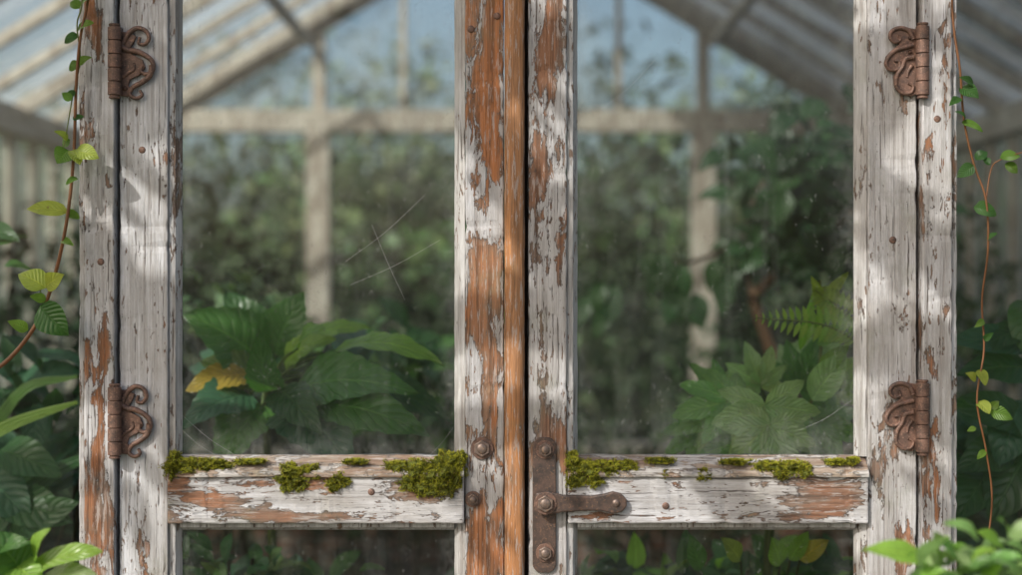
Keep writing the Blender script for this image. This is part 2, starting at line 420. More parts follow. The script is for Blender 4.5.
bar('back_sill',(-W+.06,YB,.63),(W-.06,YB,.63),.06,.16)

# door frame -------------------------------------------------
DF=empty('door_frame')
ZT=2.13; ZB=.02
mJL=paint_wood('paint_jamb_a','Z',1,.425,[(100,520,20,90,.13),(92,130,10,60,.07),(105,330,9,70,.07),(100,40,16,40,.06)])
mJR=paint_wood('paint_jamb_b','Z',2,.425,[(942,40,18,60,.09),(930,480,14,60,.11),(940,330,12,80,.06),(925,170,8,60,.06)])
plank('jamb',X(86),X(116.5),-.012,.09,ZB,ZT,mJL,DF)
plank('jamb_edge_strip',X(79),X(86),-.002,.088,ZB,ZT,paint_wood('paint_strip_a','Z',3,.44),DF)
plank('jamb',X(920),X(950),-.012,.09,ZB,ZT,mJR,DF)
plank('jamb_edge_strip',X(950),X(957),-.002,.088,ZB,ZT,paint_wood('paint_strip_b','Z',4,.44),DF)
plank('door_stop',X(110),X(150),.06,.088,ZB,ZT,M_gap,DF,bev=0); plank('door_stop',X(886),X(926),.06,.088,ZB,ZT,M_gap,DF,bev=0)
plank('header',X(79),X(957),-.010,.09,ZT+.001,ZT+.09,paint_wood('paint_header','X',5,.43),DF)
plank('threshold',X(79),X(957),-.05,.12,.006,.02,M_greyframe,DF,bev=0)

def door(name,xa,xb,xc,xd,ms,mr_,beadm,sillm,lowrail):
    D=empty(name); bw=11
    zb=ZB+.01; zt=ZT-.008
    plank('stile',X(xa),X(xb),0,.045,zb,zt,ms[0],D); plank('stile',X(xc),X(xd),0.001,.045,zb,zt,ms[1],D)
    plank('top_rail',X(xb)+.0004,X(xc)-.0004,.002,.043,zt-.09,zt,lowrail,D)
    plank('bottom_rail',X(xb)+.0004,X(xc)-.0004,-.001,.043,zb,zb+.2,lowrail,D)
    x0,x1=X(xb)+.0010,X(xc)-.0010
    plank('lock_rail',x0,x1,-.009,.040,Z(523),Z(475),mr_,D,wob=.0014,bev=.003)
    n=90; V=[];F=[]
    prof=[(-.0135,Z(476)),(-.0145,Z(472.5)),(-.012,Z(470)),(.004,Z(462)),(.018,Z(456.5)),(.030,Z(456)),(.030,Z(476))]
    for i in range(n+1):
        t=i/n;x=x0+(x1-x0)*t
        for j,(y,z) in enumerate(prof):
            w=noise.noise(Vector((x*30,j*3.3,1.7+xa)))*.0014+noise.noise(Vector((x*90,j*3.3,5+xa)))*.0008
            nick=max(0,noise.noise(Vector((x*45,j*.7,3+xa)))-.2)*.009 if j in(1,2) else 0
            V.append((x,y+w+nick,z+w*.8-nick*.4))
    k=len(prof)
    for i in range(n):
        for j in range(k):
            a=i*k+j;b=i*k+(j+1)%k;F.append((a,b,b+k,a+k))
    F.append(tuple(range(k)));F.append(tuple(range(n*k+k-1,n*k-1,-1)))
    o=mkobj('sill_ledge',V,F,sillm,D); fixn(o)
    md=o.modifiers.new('b','BEVEL'); md.width=.0012; md.segments=2; md.limit_method='ANGLE'
    for (z0,z1) in ((Z(457),zt-.09),(zb+.2,Z(523.5))):
        for (e,s_) in ((X(xb),1),(X(xc),-1)):
            pr=[(e+s_*.0003,.006),(e+s_*bw*S*.55,.008),(e+s_*bw*S,.020),(e+s_*bw*S,.024),(e+s_*.0003,.024)]
            nn=max(2,int((z1-z0)/.01)); V=[];F=[];kk=len(pr)
            for i in range(nn+1):
                z=z0+(z1-z0)*i/nn
                for j,(x,y) in enumerate(pr):
                    w=(noise.noise(Vector((x*50,j*2.1,z*45)))+.6*noise.noise(Vector((x*50,j*2.1,z*130))))*.0008 if j in(1,2) else 0
                    V.append((x+s_*w,y+w,z))
            for i in range(nn):
                for j in range(kk):
                    a=i*kk+j;b=i*kk+(j+1)%kk;F.append((a,b,b+kk,a+kk))
            F.append(tuple(range(kk)));F.append(tuple(range(nn*kk+kk-1,nn*kk-1,-1)))
            fixn(mkobj('glazing_bead',V,F,beadm,D))
        mkobj('glass_pane',[(X(xb),.0225,z0-.01),(X(xc),.0225,z0-.01),(X(xc),.0225,z1+.01),(X(xb),.0225,z1+.01)],[(0,1,2,3)],M_glass,D)
    x0,x1=X(xb)+bw*S,X(xc)-bw*S
    prism('glazing_bead',[(.008,Z(523.3)),(.008,Z(528)),(.021,Z(532)),(.021,Z(523.3))],'X',x0,x1,beadm,D)
    return D
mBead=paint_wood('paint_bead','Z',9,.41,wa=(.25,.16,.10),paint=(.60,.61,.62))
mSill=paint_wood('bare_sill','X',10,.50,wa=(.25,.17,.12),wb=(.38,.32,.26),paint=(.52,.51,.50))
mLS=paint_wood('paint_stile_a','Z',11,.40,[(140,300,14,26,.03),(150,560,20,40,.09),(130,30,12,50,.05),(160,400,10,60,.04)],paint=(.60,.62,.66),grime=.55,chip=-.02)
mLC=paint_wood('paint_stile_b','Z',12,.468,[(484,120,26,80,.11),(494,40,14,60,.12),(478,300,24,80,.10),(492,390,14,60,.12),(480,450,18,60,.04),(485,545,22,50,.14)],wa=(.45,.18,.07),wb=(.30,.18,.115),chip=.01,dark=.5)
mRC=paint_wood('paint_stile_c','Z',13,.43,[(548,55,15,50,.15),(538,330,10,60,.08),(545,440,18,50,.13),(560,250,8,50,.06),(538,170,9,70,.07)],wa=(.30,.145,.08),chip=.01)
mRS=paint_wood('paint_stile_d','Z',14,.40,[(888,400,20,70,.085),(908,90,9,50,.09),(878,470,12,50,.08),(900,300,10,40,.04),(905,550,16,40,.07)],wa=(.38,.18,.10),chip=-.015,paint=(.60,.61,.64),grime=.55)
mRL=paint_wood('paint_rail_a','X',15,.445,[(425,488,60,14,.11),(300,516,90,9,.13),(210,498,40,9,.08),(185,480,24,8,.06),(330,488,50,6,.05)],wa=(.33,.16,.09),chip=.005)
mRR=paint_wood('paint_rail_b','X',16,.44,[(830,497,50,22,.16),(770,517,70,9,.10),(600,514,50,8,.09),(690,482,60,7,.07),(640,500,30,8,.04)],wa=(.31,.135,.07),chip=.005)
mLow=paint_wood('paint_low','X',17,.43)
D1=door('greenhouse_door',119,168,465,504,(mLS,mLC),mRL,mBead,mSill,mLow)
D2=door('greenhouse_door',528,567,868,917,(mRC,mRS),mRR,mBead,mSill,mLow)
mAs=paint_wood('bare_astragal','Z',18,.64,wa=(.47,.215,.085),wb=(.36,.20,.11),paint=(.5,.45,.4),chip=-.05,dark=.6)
prof=[]
for i in range(9):
    a=math.pi*i/8; prof.append((X(514.5)-math.cos(a)*10*S,-.006-math.sin(a)*.010))
prof=[(X(504.7),.03)]+prof+[(X(524.3),.03)]
V=[];F=[];n=200;k=len(prof)
for i in range(n+1):
    z=ZB+.01+(ZT-ZB-.02)*i/n
    for j,(x,y) in enumerate(prof):
        w=noise.noise(Vector((j*.9,z*20,4)))*.0012+noise.noise(Vector((j*1.9,z*70,9)))*.0007
        V.append((x+w,y+w,z))
for i in range(n):
    for j in range(k):
        a=i*k+j;b=i*k+(j+1)%k;F.append((a,b,b+k,a+k))
F.append(tuple(range(k)));F.append(tuple(range(n*k+k-1,n*k-1,-1)))
mkobj('meeting_strip',V,F,mAs,D1,True)
plank('meeting_rebate',X(520),X(536),.047,.06,ZB+.01,ZT-.01,M_gap,D1,bev=0)

# ---------------------------------------------------------------- hinges
def hinge_barrel(E,px,py0,py1):
    r=6.6*S; n=5; h=(py1-py0)/n
    for i in range(n):
        zc=Z(py0+h*(i+.5)); cyl('knuckle',(X(px),-.016,zc),r,h*S-.0012,'Z',M_rust,E)
    cyl('pin',(X(px),-.016,Z((py0+py1)/2)),r*.72,(py1-py0+5)*S,'Z',M_rust,E)
    for q in(py0-2,py1+2): cyl('pin_cap',(X(px),-.016,Z(q)),r*.85,.003,'Z',M_rust,E)
def scroll(E,pts,r0,r1,y=-.006,name='scroll'):
    return tube(name,[(X(a),y,Z(b)) for a,b in pts],r0*S,r1*S,M_rust,E,8,6)
def blob(E,px,py,r): dome('boss',(X(px),-.0045,Z(py)),r*S,.005,M_rust,E)
def lhinge(dy,k):
    E=empty('door_hinge'); hinge_barrel(E,117.5,29+dy,97+dy)
    prism('leaf_plate',[(X(119+(a-119)*k),Z(b+dy)) for a,b in[(119,32),(129,33),(137,37),(134,44),(130,50),(133,55),(143,60),(146,68),(140,76),(131,80),(129,86),(133,92),(129,97),(119,96)]],'Y',-.006,-.0005,M_rust,E,.001)
    def s(p,a,b): scroll(E,[(119+(x-119)*k,y+dy) for x,y in p],a*.95,b)
    s([(122,49),(126,40),(131,33),(139,29),(147,32),(150,39),(146,45),(140,44),(141,38)],3.0,1.7)
    s([(122,47),(129,51),(137,52),(146,56),(153,62),(154,70),(148,75),(142,72),(143,66)],3.4,1.8)
    s([(153,66),(151,76),(143,83),(134,88),(131,95),(137,99),(143,96),(141,91)],3.2,1.6)
    s([(123,78),(129,74),(135,70),(135,64)],2.2,1.4)
    blob(E,126,40,2.8);blob(E,126,89,2.8)
lhinge(0,1.0); lhinge(357,.92)
def rhinge(dy):
    E=empty('door_hinge'); hinge_barrel(E,919.5,28+dy,97+dy)
    pts=[(917,30),(905,28),(895,29),(889,34),(892,42),(899,45),(892,50),(885,57),(884,66),(890,71),(897,69),(893,77),(894,88),(901,95),(910,97),(917,94)]
    prism('leaf_plate',[(X(a),Z(b+dy)) for a,b in pts],'Y',-.006,-.0005,M_rust,E,.0012)
    def s(p,a,b): scroll(E,[(x,y+dy) for x,y in p],a,b,-.0065)
    s([(912,40),(908,32),(899,29),(891,32),(889,38),(893,43),(899,41),(898,36)],2.6,1.4)
    s([(912,46),(905,48),(895,51),(888,57),(885,65),(890,71),(898,69),(898,62),(893,62)],2.8,1.4)
    s([(912,58),(904,60),(901,68),(896,76),(895,87),(902,94),(910,93),(912,87),(907,84)],2.8,1.3)
    s([(911,66),(907,72),(906,78)],2.2,1.2); blob(E,909,53,2.4); blob(E,909,39,2.2)
rhinge(0); rhinge(354)

# ---------------------------------------------------------------- latch
E=empty('door_latch')
def roundrect(x0,x1,y0,y1,r,n=5):
    out=[]
    for (cx,cy,a0) in((x1-r,y0+r,-90),(x1-r,y1-r,0),(x0+r,y1-r,90),(x0+r,y0+r,180)):
        for i in range(n+1):
            a=math.radians(a0+90*i/n); out.append((cx+r*math.cos(a),cy+r*math.sin(a)))
    return out
prism('back_plate',[(X(a),Z(b)) for a,b in roundrect(532.5,556,437,572,9)],'Y',-.0055,-.0004,M_iron,E,.0012)
hp=[(536,491),(548,489),(562,493),(590,494),(603,492),(612,489.5),(620,491.5),(625.5,497),(626,504),(621,510),(612,512),(602,509),(588,508.5),(562,510),(548,513),(537,510),(533,501)]
prism('lever',[(X(a),Z(b)) for a,b in hp],'Y',-.021,-.0125,M_iron,E,.0024)
cyl('spindle',(X(545),-.011,Z(501)),8*S,.015,'Y',M_iron,E)
def bolt(E,px,py,r,y=-.0005,mat=M_bolt):
    cyl('washer',(X(px),y-.001,Z(py)),r*S*1.25,.002,'Y',M_rust,E,24,.0005)
    cyl('head',(X(px),y-.0045,Z(py)),r*S*.95,.006,'Y',mat,E,6,.0010)
    dome('dome',(X(px),y-.0074,Z(py)),r*S*.6,.003,mat,E)
bolt(E,545,449,7.5,-.0055); bolt(E,545,552,7.5,-.0055); bolt(E,545,501,9,-.021)
dome('lever_boss',(X(615),-.021,Z(501)),4*S,.003,M_bolt,E)
for (a,b,r) in((482,448,9),(473,499,6.5)):
    B=empty('bolt'); bolt(B,a,b,r,-.0004,M_bolt)
for (a,b) in((471,29),(497,16),(142,150),(893,240),(372,491),(665,505),(103,262),(935,120)):
    B=empty('screw'); yy=.0006
    if 168<a<465 or 567<a<868: yy=-.0085
    elif a<117 or a>918: yy=-.0115
    dome('head',(X(a),yy,Z(b)),3.6*S,.0022,M_rust,B)
# ---------------------------------------------------------------- moss
def moss(lumps,name='moss_clump'):
    V=[];F=[];C=[]
    for (cx,cy,rx,ry) in lumps:
        c=Vector((X(cx),-.004,Z(cy))); R=Vector((rx*S,.015 if ry>5 else .010,ry*S*1.12))
        bm=bmesh.new(); bmesh.ops.create_icosphere(bm,subdivisions=3,radius=1)
        b0=len(V); sd=random.random()*50
        def kk(d): return 1+.65*noise.noise(d*1.6+Vector((sd,0,0)))+.6*noise.noise(d*4+Vector((0,sd,0)))
        for v in bm.verts:
            d=v.co.normalized()
            V.append(c+Vector((d.x*R.x,d.y*R.y,d.z*R.z))*kk(d)*.86); C.append((.12,.14,.02))
        bm.verts.index_update()
        for f in bm.faces: F.append(tuple(b0+v.index for v in f.verts))
        bm.free()
        for i in range(int(240+rx*ry*13)):
            d=Vector((random.gauss(0,1),random.gauss(-.3,1),random.gauss(.2,1))).normalized()
            p=c+Vector((d.x*R.x,d.y*R.y,d.z*R.z))*kk(d)*.89
            nn=Vector((d.x/R.x,d.y/R.y,d.z/R.z)).normalized()
            t=random.random(); br=.35+1.7*max(0,noise.noise(p*170)+.35)
            col=(min(.5,.34*br+.10*t*br),min(.5,.38*br+.05*t*br),.03*br)
            if random.random()<.06: col=(.25,.16,.05)
            for q in range(3):
                dd=(nn+Vector((random.uniform(-1,1),random.uniform(-1,1),random.uniform(-.6,1.0)))*.75).normalized()
                L=random.uniform(.0015,.0042); s_=dd.cross(Vector((random.random(),random.random(),random.random()))).normalized()*.0006
                b=len(V); V+= [p-s_,p+s_,p+dd*L]; C+=[tuple(x*.65 for x in col)]*2+[col]; F.append((b,b+1,b+2))
    mkobj(name,V,F,M_moss,None,False,C)
moss([(180,466,14,8),(198,463,18,5),(220,464,12,4),(173,470,6,8),(208,467,10,5),(176,457,5,6)])
moss([(297,474,18,8),(288,480,11,8),(309,470,11,5),(302,485,8,5),(318,475,5,3),(290,470,10,6)])
moss([(338,479,11,8),(334,486,6,5),(346,481,6,4)])
moss([(422,472,21,10),(447,467,17,13),(410,482,12,9),(436,484,17,10),(455,476,9,15),(424,489,12,7),(396,465,12,4),(460,459,6,7)])
moss([(585,470,18,9),(605,467,21,6),(576,478,10,9),(624,465,13,4),(593,480,9,6),(572,459,5,7)])
moss([(664,473,5,3)]); moss([(705,473,7,5),(700,476,4,3)])
moss([(765,466,12,4),(788,468,19,7),(802,470,9,6),(779,472,8,6)])
moss([(355,461,12,2),(250,461,16,2),(660,460,14,2),(835,461,12,2),(735,461,14,2),(852,460,6,3)],'moss_strip')
V=[];F=[]
def thr(a,b,sag=2):
    p=[P(*a,.019),P((a[0]+b[0])/2,(a[1]+b[1])/2+sag,.019),P(*b,.019)]
    tube_data(V,F,catmull(p,4),.00011,.00011,4)
for q in (((345,262),(425,195),4),((350,285),(440,240),3),((372,225),(405,300),2),((200,70),(290,45),5),((600,110),(655,60),4),((800,430),(852,400),3),((182,430),(215,455),2),((182,415),(235,455),3),((430,455),(455,425),2)): thr(*q)
mkobj('cobweb',V,F,M_silk)

# ---------------------------------------------------------------- vines
GV=(.13,.24,.04); GD=(.055,.14,.035)
def vine(name,strands,leaves,y=-.04):
    f=Foliage()
    for pts,r0,r1,col in strands:
        f.stem([P(a,b,y+.004*math.sin(i*1.7)) for i,(a,b) in enumerate(pts)],r0*S,r1*S,col,6,6)
    for (a,b,c,d,w,col) in leaves:
        y2=y+random.uniform(-.02,.012)
        f.leaf(P(a,b,y),P(c,d,y2),w*S,jit(col,.12),(random.uniform(-.4,.4),-1,random.uniform(.2,.8)),.35,.22,8,.72,0,.02,.05)
    return f.done(name,M_vineleaf)
BR=(.26,.12,.055); GS=(.17,.21,.07)
YG=(.32,.40,.07)
vine('climbing_vine',[
 ([(100,-150),(97,-60),(88,0),(80,40),(76,90),(74,150),(69,205),(60,255),(45,305),(24,342),(-8,372),(-60,395)],1.3,2.2,BR),
 ([(70,-150),(78,-60),(82,0),(77,25),(80,60),(72,100),(66,135),(63,150)],1.0,.6,GS),
 ([(74,150),(66,155)],.8,.6,GS),([(45,305),(40,290)],.8,.6,GS),([(69,210),(52,212)],.8,.6,GS)],
 [(82,2,97,-8,14,GV),(80,8,70,2,12,GV),(78,30,93,22,13,GV),(78,35,64,43,11,GD),(79,62,69,71,10,GV),(79,64,91,57,10,GV),
 (72,100,62,93,9,GV),(73,120,84,116,8,GD),(68,140,55,131,10,YG),(76,92,66,98,8,GD),(77,178,66,184,8,GV),
 (76,152,98,157,20,YG),(68,150,57,163,20,GV),(74,150,80,164,16,YG),(70,140,62,148,11,GV),
 (68,212,26,208,17,YG),(66,213,80,218,11,GV),
 (46,288,18,273,25,YG),(46,286,63,275,19,YG),(46,300,30,296,10,GV),
 (40,306,68,335,32,GD),(28,330,8,321,12,GV),(62,240,73,245,8,GV)])
vine('climbing_vine',[
 ([(945,-150),(950,-60),(953,20),(960,70),(964,120),(974,165),(986,200),(988,250),(982,300),(984,350),(977,400),(986,450),(992,500),(985,560)],1.2,.9,BR),
 ([(986,200),(991,170),(1000,160),(1030,150)],.8,.6,BR),([(977,400),(990,408),(1004,414)],.7,.6,GS),([(964,120),(978,128)],.7,.6,GS)],
 [(960,88,979,98,17,GD),(974,86,960,77,10,GD),(960,98,950,105,9,GD),(962,122,983,131,10,GV),(966,120,956,111,8,GD),
 (974,166,957,177,14,GD),(976,160,987,151,11,GD),(1000,158,1021,156,13,GV),(1005,164,1018,173,12,GV),(990,165,981,157,9,GD),
 (974,207,997,215,18,GD),(987,240,997,233,7,GD),(984,320,975,327,7,GV),
 (978,370,986,385,14,YG),(976,380,966,373,10,YG),(978,402,990,413,16,YG),(990,411,1013,419,15,GV),(990,408,999,401,9,GV),
 (986,450,977,459,7,GV),(984,340,993,333,7,GD),(976,428,967,431,6,GV)])

# ---------------------------------------------------------------- interior feature plants
DK=(.05,.13,.045); MD=(.09,.22,.055); BG=(.26,.46,.075); YL=(.46,.30,.045); BL=(.06,.15,.085)
OY=-.30
f=Foliage(); ROOT=P(268,470,.75+OY); R0=Vector((ROOT.x,.8+OY,0))
crown=P(268,385,.72+OY)
f.stem([R0,Vector((ROOT.x+.03,.78+OY,.5)),ROOT,crown],.012,.006,(.12,.15,.05))
def big(a,b,c,d,w,col,ya=.70,yb=.62,nz=.5,nx=0,curl=.45,ser=.10):
    B=P(a,b,ya+OY);T=P(c,d,yb+OY); s_=(CD+.66+OY)/FP
    f.stem([crown,(crown+B)*.5+Vector((0,0,.012)),B],.0035,.0022,(.15,.22,.06))
    f.leaf(B,T,w*s_,jit(col,.1),(nx,-1,nz),curl,.16,16,.62,ser*.5,.05,.06)
big(262,362,188,312,74,MD,.78,.70,.7,-.3)
big(264,358,226,290,58,DK,.85,.85,.7)
big(276,355,302,292,56,MD,.85,.82,.7)
big(285,365,332,336,36,BG,.75,.7,.9,.2)
big(298,348,322,326,32,BG,.68,.62,1.0,.1)
big(300,345,368,324,28,BG,.85,.82,1.2,.2)
big(335,352,442,356,36,BG,.70,.60,1.5,.1,.5)
big(292,392,414,386,64,MD,.66,.55,.8,.3)
big(320,405,430,432,50,MD,.60,.54,.7,.2)
big(340,380,452,416,48,DK,.8,.75,.8,.3)
big(250,395,182,424,54,BL,.7,.6,.6,-.3)
big(288,405,352,462,74,BL,.66,.52,.5,.2)
big(262,405,218,470,60,MD,.7,.6,.5,-.2)
big(248,375,186,388,36,YL,.72,.66,.6,-.2)
big(262,380,200,360,42,(.12,.20,.05),.74,.7,.6,-.2)
big(310,375,380,372,44,MD,.74,.66,.9,.1)
big(272,390,258,338,40,MD,.70,.55,.3)
big(280,390,318,430,44,DK,.62,.5,.5)
for i in range(36):
    a=random.uniform(-150,-30); L=random.uniform(40,80)
    bx=275+random.uniform(-40,70); by=370+random.uniform(-20,50)
    big(bx,by,bx+L*math.cos(math.radians(a)),by+L*.6*math.sin(math.radians(a)),random.uniform(24,44),random.choice([DK,MD,BL]),.95,1.05,.7)
f.done('broad_leaved_plant',M_leaf)
def bush(name,c,r,n,size,cols,ground=True,mat=None):
    f=Foliage(); c=Vector(c)
    if ground:
        for i in range(7):
            e=c+Vector((random.uniform(-.6,.6)*r[0],random.uniform(-.6,.6)*r[1],random.uniform(-.4,.6)*r[2]))
            f.stem([Vector((c.x+random.uniform(-.05,.05),c.y+random.uniform(-.05,.05),0)),Vector((c.x,c.y,c.z*.5))+Vector((random.uniform(-.08,.08),0,0)),e],.008,.003,(.06,.05,.03))
    cl=[Vector((random.gauss(0,.5)*r[0],random.gauss(0,.5)*r[1],random.gauss(0,.5)*r[2])) for _ in range(max(4,n//22))]
    for i in range(n):
        k=random.choice(cl); p=c+k+Vector((random.gauss(0,.16)*r[0],random.gauss(0,.16)*r[1],random.gauss(0,.16)*r[2]))
        if p.z<.05 or p.y<.12: continue
        col=jit(random.choice(cols),.3,.15); L=size*random.uniform(.6,1.2)
        d=(k.normalized()*.5+Vector((random.uniform(-1,1),random.uniform(-.5,.6),random.uniform(-.7,.5)))).normalized()
        f.leaf(p,p+d*L,L*random.uniform(.35,.55),col,(random.uniform(-.5,.5),-.6,1),random.uniform(.2,.6),.2,5)
    return f.done(name,mat or M_leaf)
bush('leafy_shrub',P(235,322,1.3),(.20,.2,.12),170,.055,[(.22,.32,.17),(.13,.23,.10)])
bush('leafy_shrub',P(430,395,1.5),(.22,.25,.2),150,.10,[DK,MD])
bush('leafy_shrub',P(330,620,.55),(.34,.15,.16),260,.09,[DK,MD,BL])
bush('leafy_shrub',P(250,590,.4),(.16,.10,.12),160,.05,[DK,(.12,.20,.06)])
def lobed(f,c,ax,nr,L,col,n=7,w=.34,span=230):
    ax=Vector(ax).normalized(); nr=Vector(nr); nr=(nr-ax*nr.dot(ax)).normalized(); sd=ax.cross(nr)
    for i in range(n):
        a=math.radians(-span/2+span*i/(n-1)); k=1-.35*abs(a)/math.radians(span/2)
        d=ax*math.cos(a)+sd*math.sin(a)
        f.leaf(c,Vector(c)+d*L*k-nr*L*.1,L*w*k*1.25,jit(col,.08),nr+d*.2,.25,.15,8,.85,.07,.03)
f=Foliage(); r1=P(775,440,.75+OY); base=Vector((r1.x,.75+OY,0)); f.stem([base,Vector((r1.x-.02,.76+OY,.6)),r1,P(800,400,.8+OY)],.012,.006,(.12,.15,.05))
LP=(.34,.50,.22); L2=(.22,.42,.13)
for (px,py,y,L,ax,ay,col) in[(735,402,.62,66,-.7,-.1,L2),(765,405,.52,72,.1,-.95,LP),(722,415,.66,56,-1,-.3,LP),(800,385,.72,56,.3,.9,MD),(770,425,.50,62,-.2,-1,LP),(790,372,.8,50,.8,.6,LP),(815,420,.7,60,.8,-.3,L2),(700,430,.7,46,-.8,-.5,L2),(830,385,.85,50,.5,.5,BG),(745,440,.6,60,-.6,-.8,L2),(812,360,.85,42,.3,.9,LP),(760,385,.7,48,-.3,.9,LP),(720,395,.75,46,-.6,.7,L2),(800,440,.7,56,.3,-.8,MD)]:
    c=P(px,py,y+OY); f.stem([r1,(r1+c)*.5+Vector((0,.02,.02)),c],.003,.002,(.16,.22,.08))
    lobed(f,c,(ax,-.15,ay),(-.1,-.85,.6),L*.00172,col)
for (a,b,c,d,w,col) in[(812,400,846,352,32,LP),(822,372,848,345,20,BG),(800,350,815,290,10,BG),(815,330,838,290,12,BG),(822,310,812,276,12,YG),(826,300,848,272,12,YG),(818,345,850,322,16,BG)]:
    f.leaf(P(a,b,.6+OY),P(c,d,.58+OY),w*.00172,jit(col),(0,-1,.6),.3,.2,9,.75)
f.stem([r1,P(812,400,.62+OY),P(822,330,.6+OY),P(820,280,.6+OY)],.004,.002,(.22,.25,.09))
f.done('lobed_leaf_plant',M_leaf)
f=Foliage()
def frond(pts,y,L,col):
    c=catmull([P(a,b,y) for a,b in pts],6); f.stem([c[0],c[len(c)//2],c[-1]],.0022,.001,(.2,.25,.08))
    for i in range(2,len(c)):
        t=i/len(c); l=L*math.sin(math.pi*min(1,.18+.8*t))*.00165; d=(c[i]-c[i-1]).normalized()
        s_=d.cross(Vector((0,1,0))).normalized()
        for sg in(-1,1):
            dd=(s_*sg+d*.35+Vector((0,-.1,-.05))).normalized(); f.leaf(c[i],c[i]+dd*l,l*.34,jit(col,.15),(0,-1,.4),.2,.15,4)
frond([(862,345),(840,328),(800,322),(757,318)],.24,20,(.36,.55,.12))
frond([(862,330),(848,312),(825,300),(815,290)],.28,18,(.38,.50,.12))
f.stem([Vector((P(862,345,.24).x+.02,.28,0)),Vector((P(880,400,.24).x,.26,.8)),P(862,345,.24)],.004,.003,(.11,.11,.04))
f.done('fern',M_leaf)
bush('leafy_shrub',P(735,600,.55),(.30,.14,.15),240,.085,[DK,MD,BG])
f=Foliage(); 
for (a,b,c,d,w,col) in[(790,560,808,532,18,BG),(800,560,828,540,20,(.60,.48,.09)),(740,560,722,538,20,YG),(780,565,772,538,22,BG),(700,570,690,535,20,MD)]:
    f.leaf(P(a,b,.28),P(c,d,.26),w*.0017,col,(0,-1,.6),.3,.2,9)
    f.stem([Vector((P(760,600,.3).x,.32,0)),Vector((P(760,600,.3).x,.3,.7)),P(a,b,.28)],.004,.002,(.08,.10,.03))
f.done('seedling_plant',M_leaf)
def strap(f,pts,y0,y1,w,col):
    n=len(pts); c=catmull([P(a,b,y0+(y1-y0)*i/(n-1)) for i,(a,b) in enumerate(pts)],6)
    b0=len(f.V)
    for i,p in enumerate(c):
        t=i/(len(c)-1); ww=w*.0018*.5*math.sin(math.pi*(.12+.86*t))**.6
        d=(c[min(i+1,len(c)-1)]-c[max(0,i-1)]).normalized(); s_=d.cross(Vector((0,-1,.4))).normalized()
        for u in(-1,0,1): f.V.append(p+s_*u*ww+Vector((0,-.004*abs(u),.004*abs(u)))); f.C.append(col); f.U.append((u,t*.1+.5))
    for i in range(len(c)-1):
        for k in(0,1): a=b0+i*3+k; f.F.append((a,a+1,a+4,a+3))
f=Foliage()
strap(f,[(-90,700),(-60,480),(0,432),(78,404)],.35,.3,16,(.26,.42,.09))
strap(f,[(-80,700),(-40,520),(15,400),(78,378)],.5,.5,14,(.13,.26,.06))
strap(f,[(-80,800),(-20,560),(40,485),(95,455)],.4,.5,22,DK)
strap(f,[(-90,700),(-60,420),(-20,250),(28,238)],.8,.8,10,DK)
for (a,b,c,d,w,col) in[(0,450,60,475,40,DK),(0,500,70,520,46,DK),(-20,470,30,520,50,BL),(10,540,75,500,40,DK),(-10,230,18,240,20,DK),(5,265,30,268,9,MD),(-10,250,14,238,16,GD)]:
    f.leaf(P(a,b,.45),P(c,d,.4),w*.0018,col,(0,-1,.6),.4,.2,10)
f.stem([Vector((P(-70,700,.4).x,.45,0)),Vector((P(-50,500,.4).x,.45,.8)),P(0,480,.45)],.008,.004)
f.done('strap_leaf_plant',M_leaf)
bush('leafy_shrub',(-.98,.7,1.02),(.22,.2,.2),150,.12,[DK,BL])
f=Foliage()
for (a,b,c,d,w,col) in[(1030,350,952,338,34,BL),(1030,370,960,372,40,DK),(1025,330,975,350,30,DK),(1030,430,955,400,44,DK),(1035,440,990,520,60,DK),(1010,450,958,470,40,DK),(1020,400,1000,465,50,BL),(990,470,956,520,40,DK),(1030,300,1024,352,40,MD)]:
    f.leaf(P(a,b,.4),P(c,d,.34),w*.0018,jit(col),(-.2,-1,.6),.4,.2,10)
    f.stem([Vector((P(1060,700,.4).x,.45,0)),Vector((P(1050,500,.4).x,.45,.8)),P(a,b,.4)],.006,.003)
f.done('broad_leaved_plant',M_leaf)
bush('leafy_shrub',(1.0,.75,.95),(.25,.2,.22),150,.12,[DK,BL])
f=Foliage()
for (a,b,c,d,w,col) in[(24,576,-12,532,46,MD),(32,572,99,548,30,BG),(35,560,48,528,26,BG),(40,582,95,572,26,LP),(10,562,42,588,34,BG),(-20,560,26,540,34,MD),(60,592,112,600,36,MD)]:
    f.leaf(P(a,b,-.28),P(c,d,-.31),w*.0013,jit(tuple(v*.8 for v in col)),(0,-.8,.9),.35,.2,10)
    f.stem([Vector((P(0,700,-.28).x,-.26,0)),Vector((P(10,650,-.28).x,-.27,.8)),P(a,b,-.28)],.004,.002,(.08,.11,.03))
f.done('front_leafy_plant',M_leaf)
f=Foliage()
for i in range(75):
    px=random.uniform(905,1060); top=562-(px-900)*.30; py=random.uniform(top,620); y=-.5+random.uniform(-.06,.06)
    a=random.uniform(-170,10)*math.pi/180; L=random.uniform(26,46)
    f.leaf(P(px,py,y),P(px+L*math.cos(a),py+L*.7*math.sin(a),y-.03),L*.5*.00115,jit(random.choice([BG,LP,L2,(.17,.30,.09)])),(0,-.8,.9),.35,.2,7)
f.leaf(P(930,562,-.5),P(862,548,-.52),26*.00115,BG,(0,-.8,.9),.3,.2,10)
for i in range(9):
    f.stem([Vector((P(990,700,-.5).x+random.uniform(-.05,.05),-.5,0)),Vector((P(990,700,-.5).x,-.5,.7)),P(random.uniform(930,1040),590,-.5)],.004,.002,(.08,.11,.03))
f.done('front_leafy_plant',M_leaf)

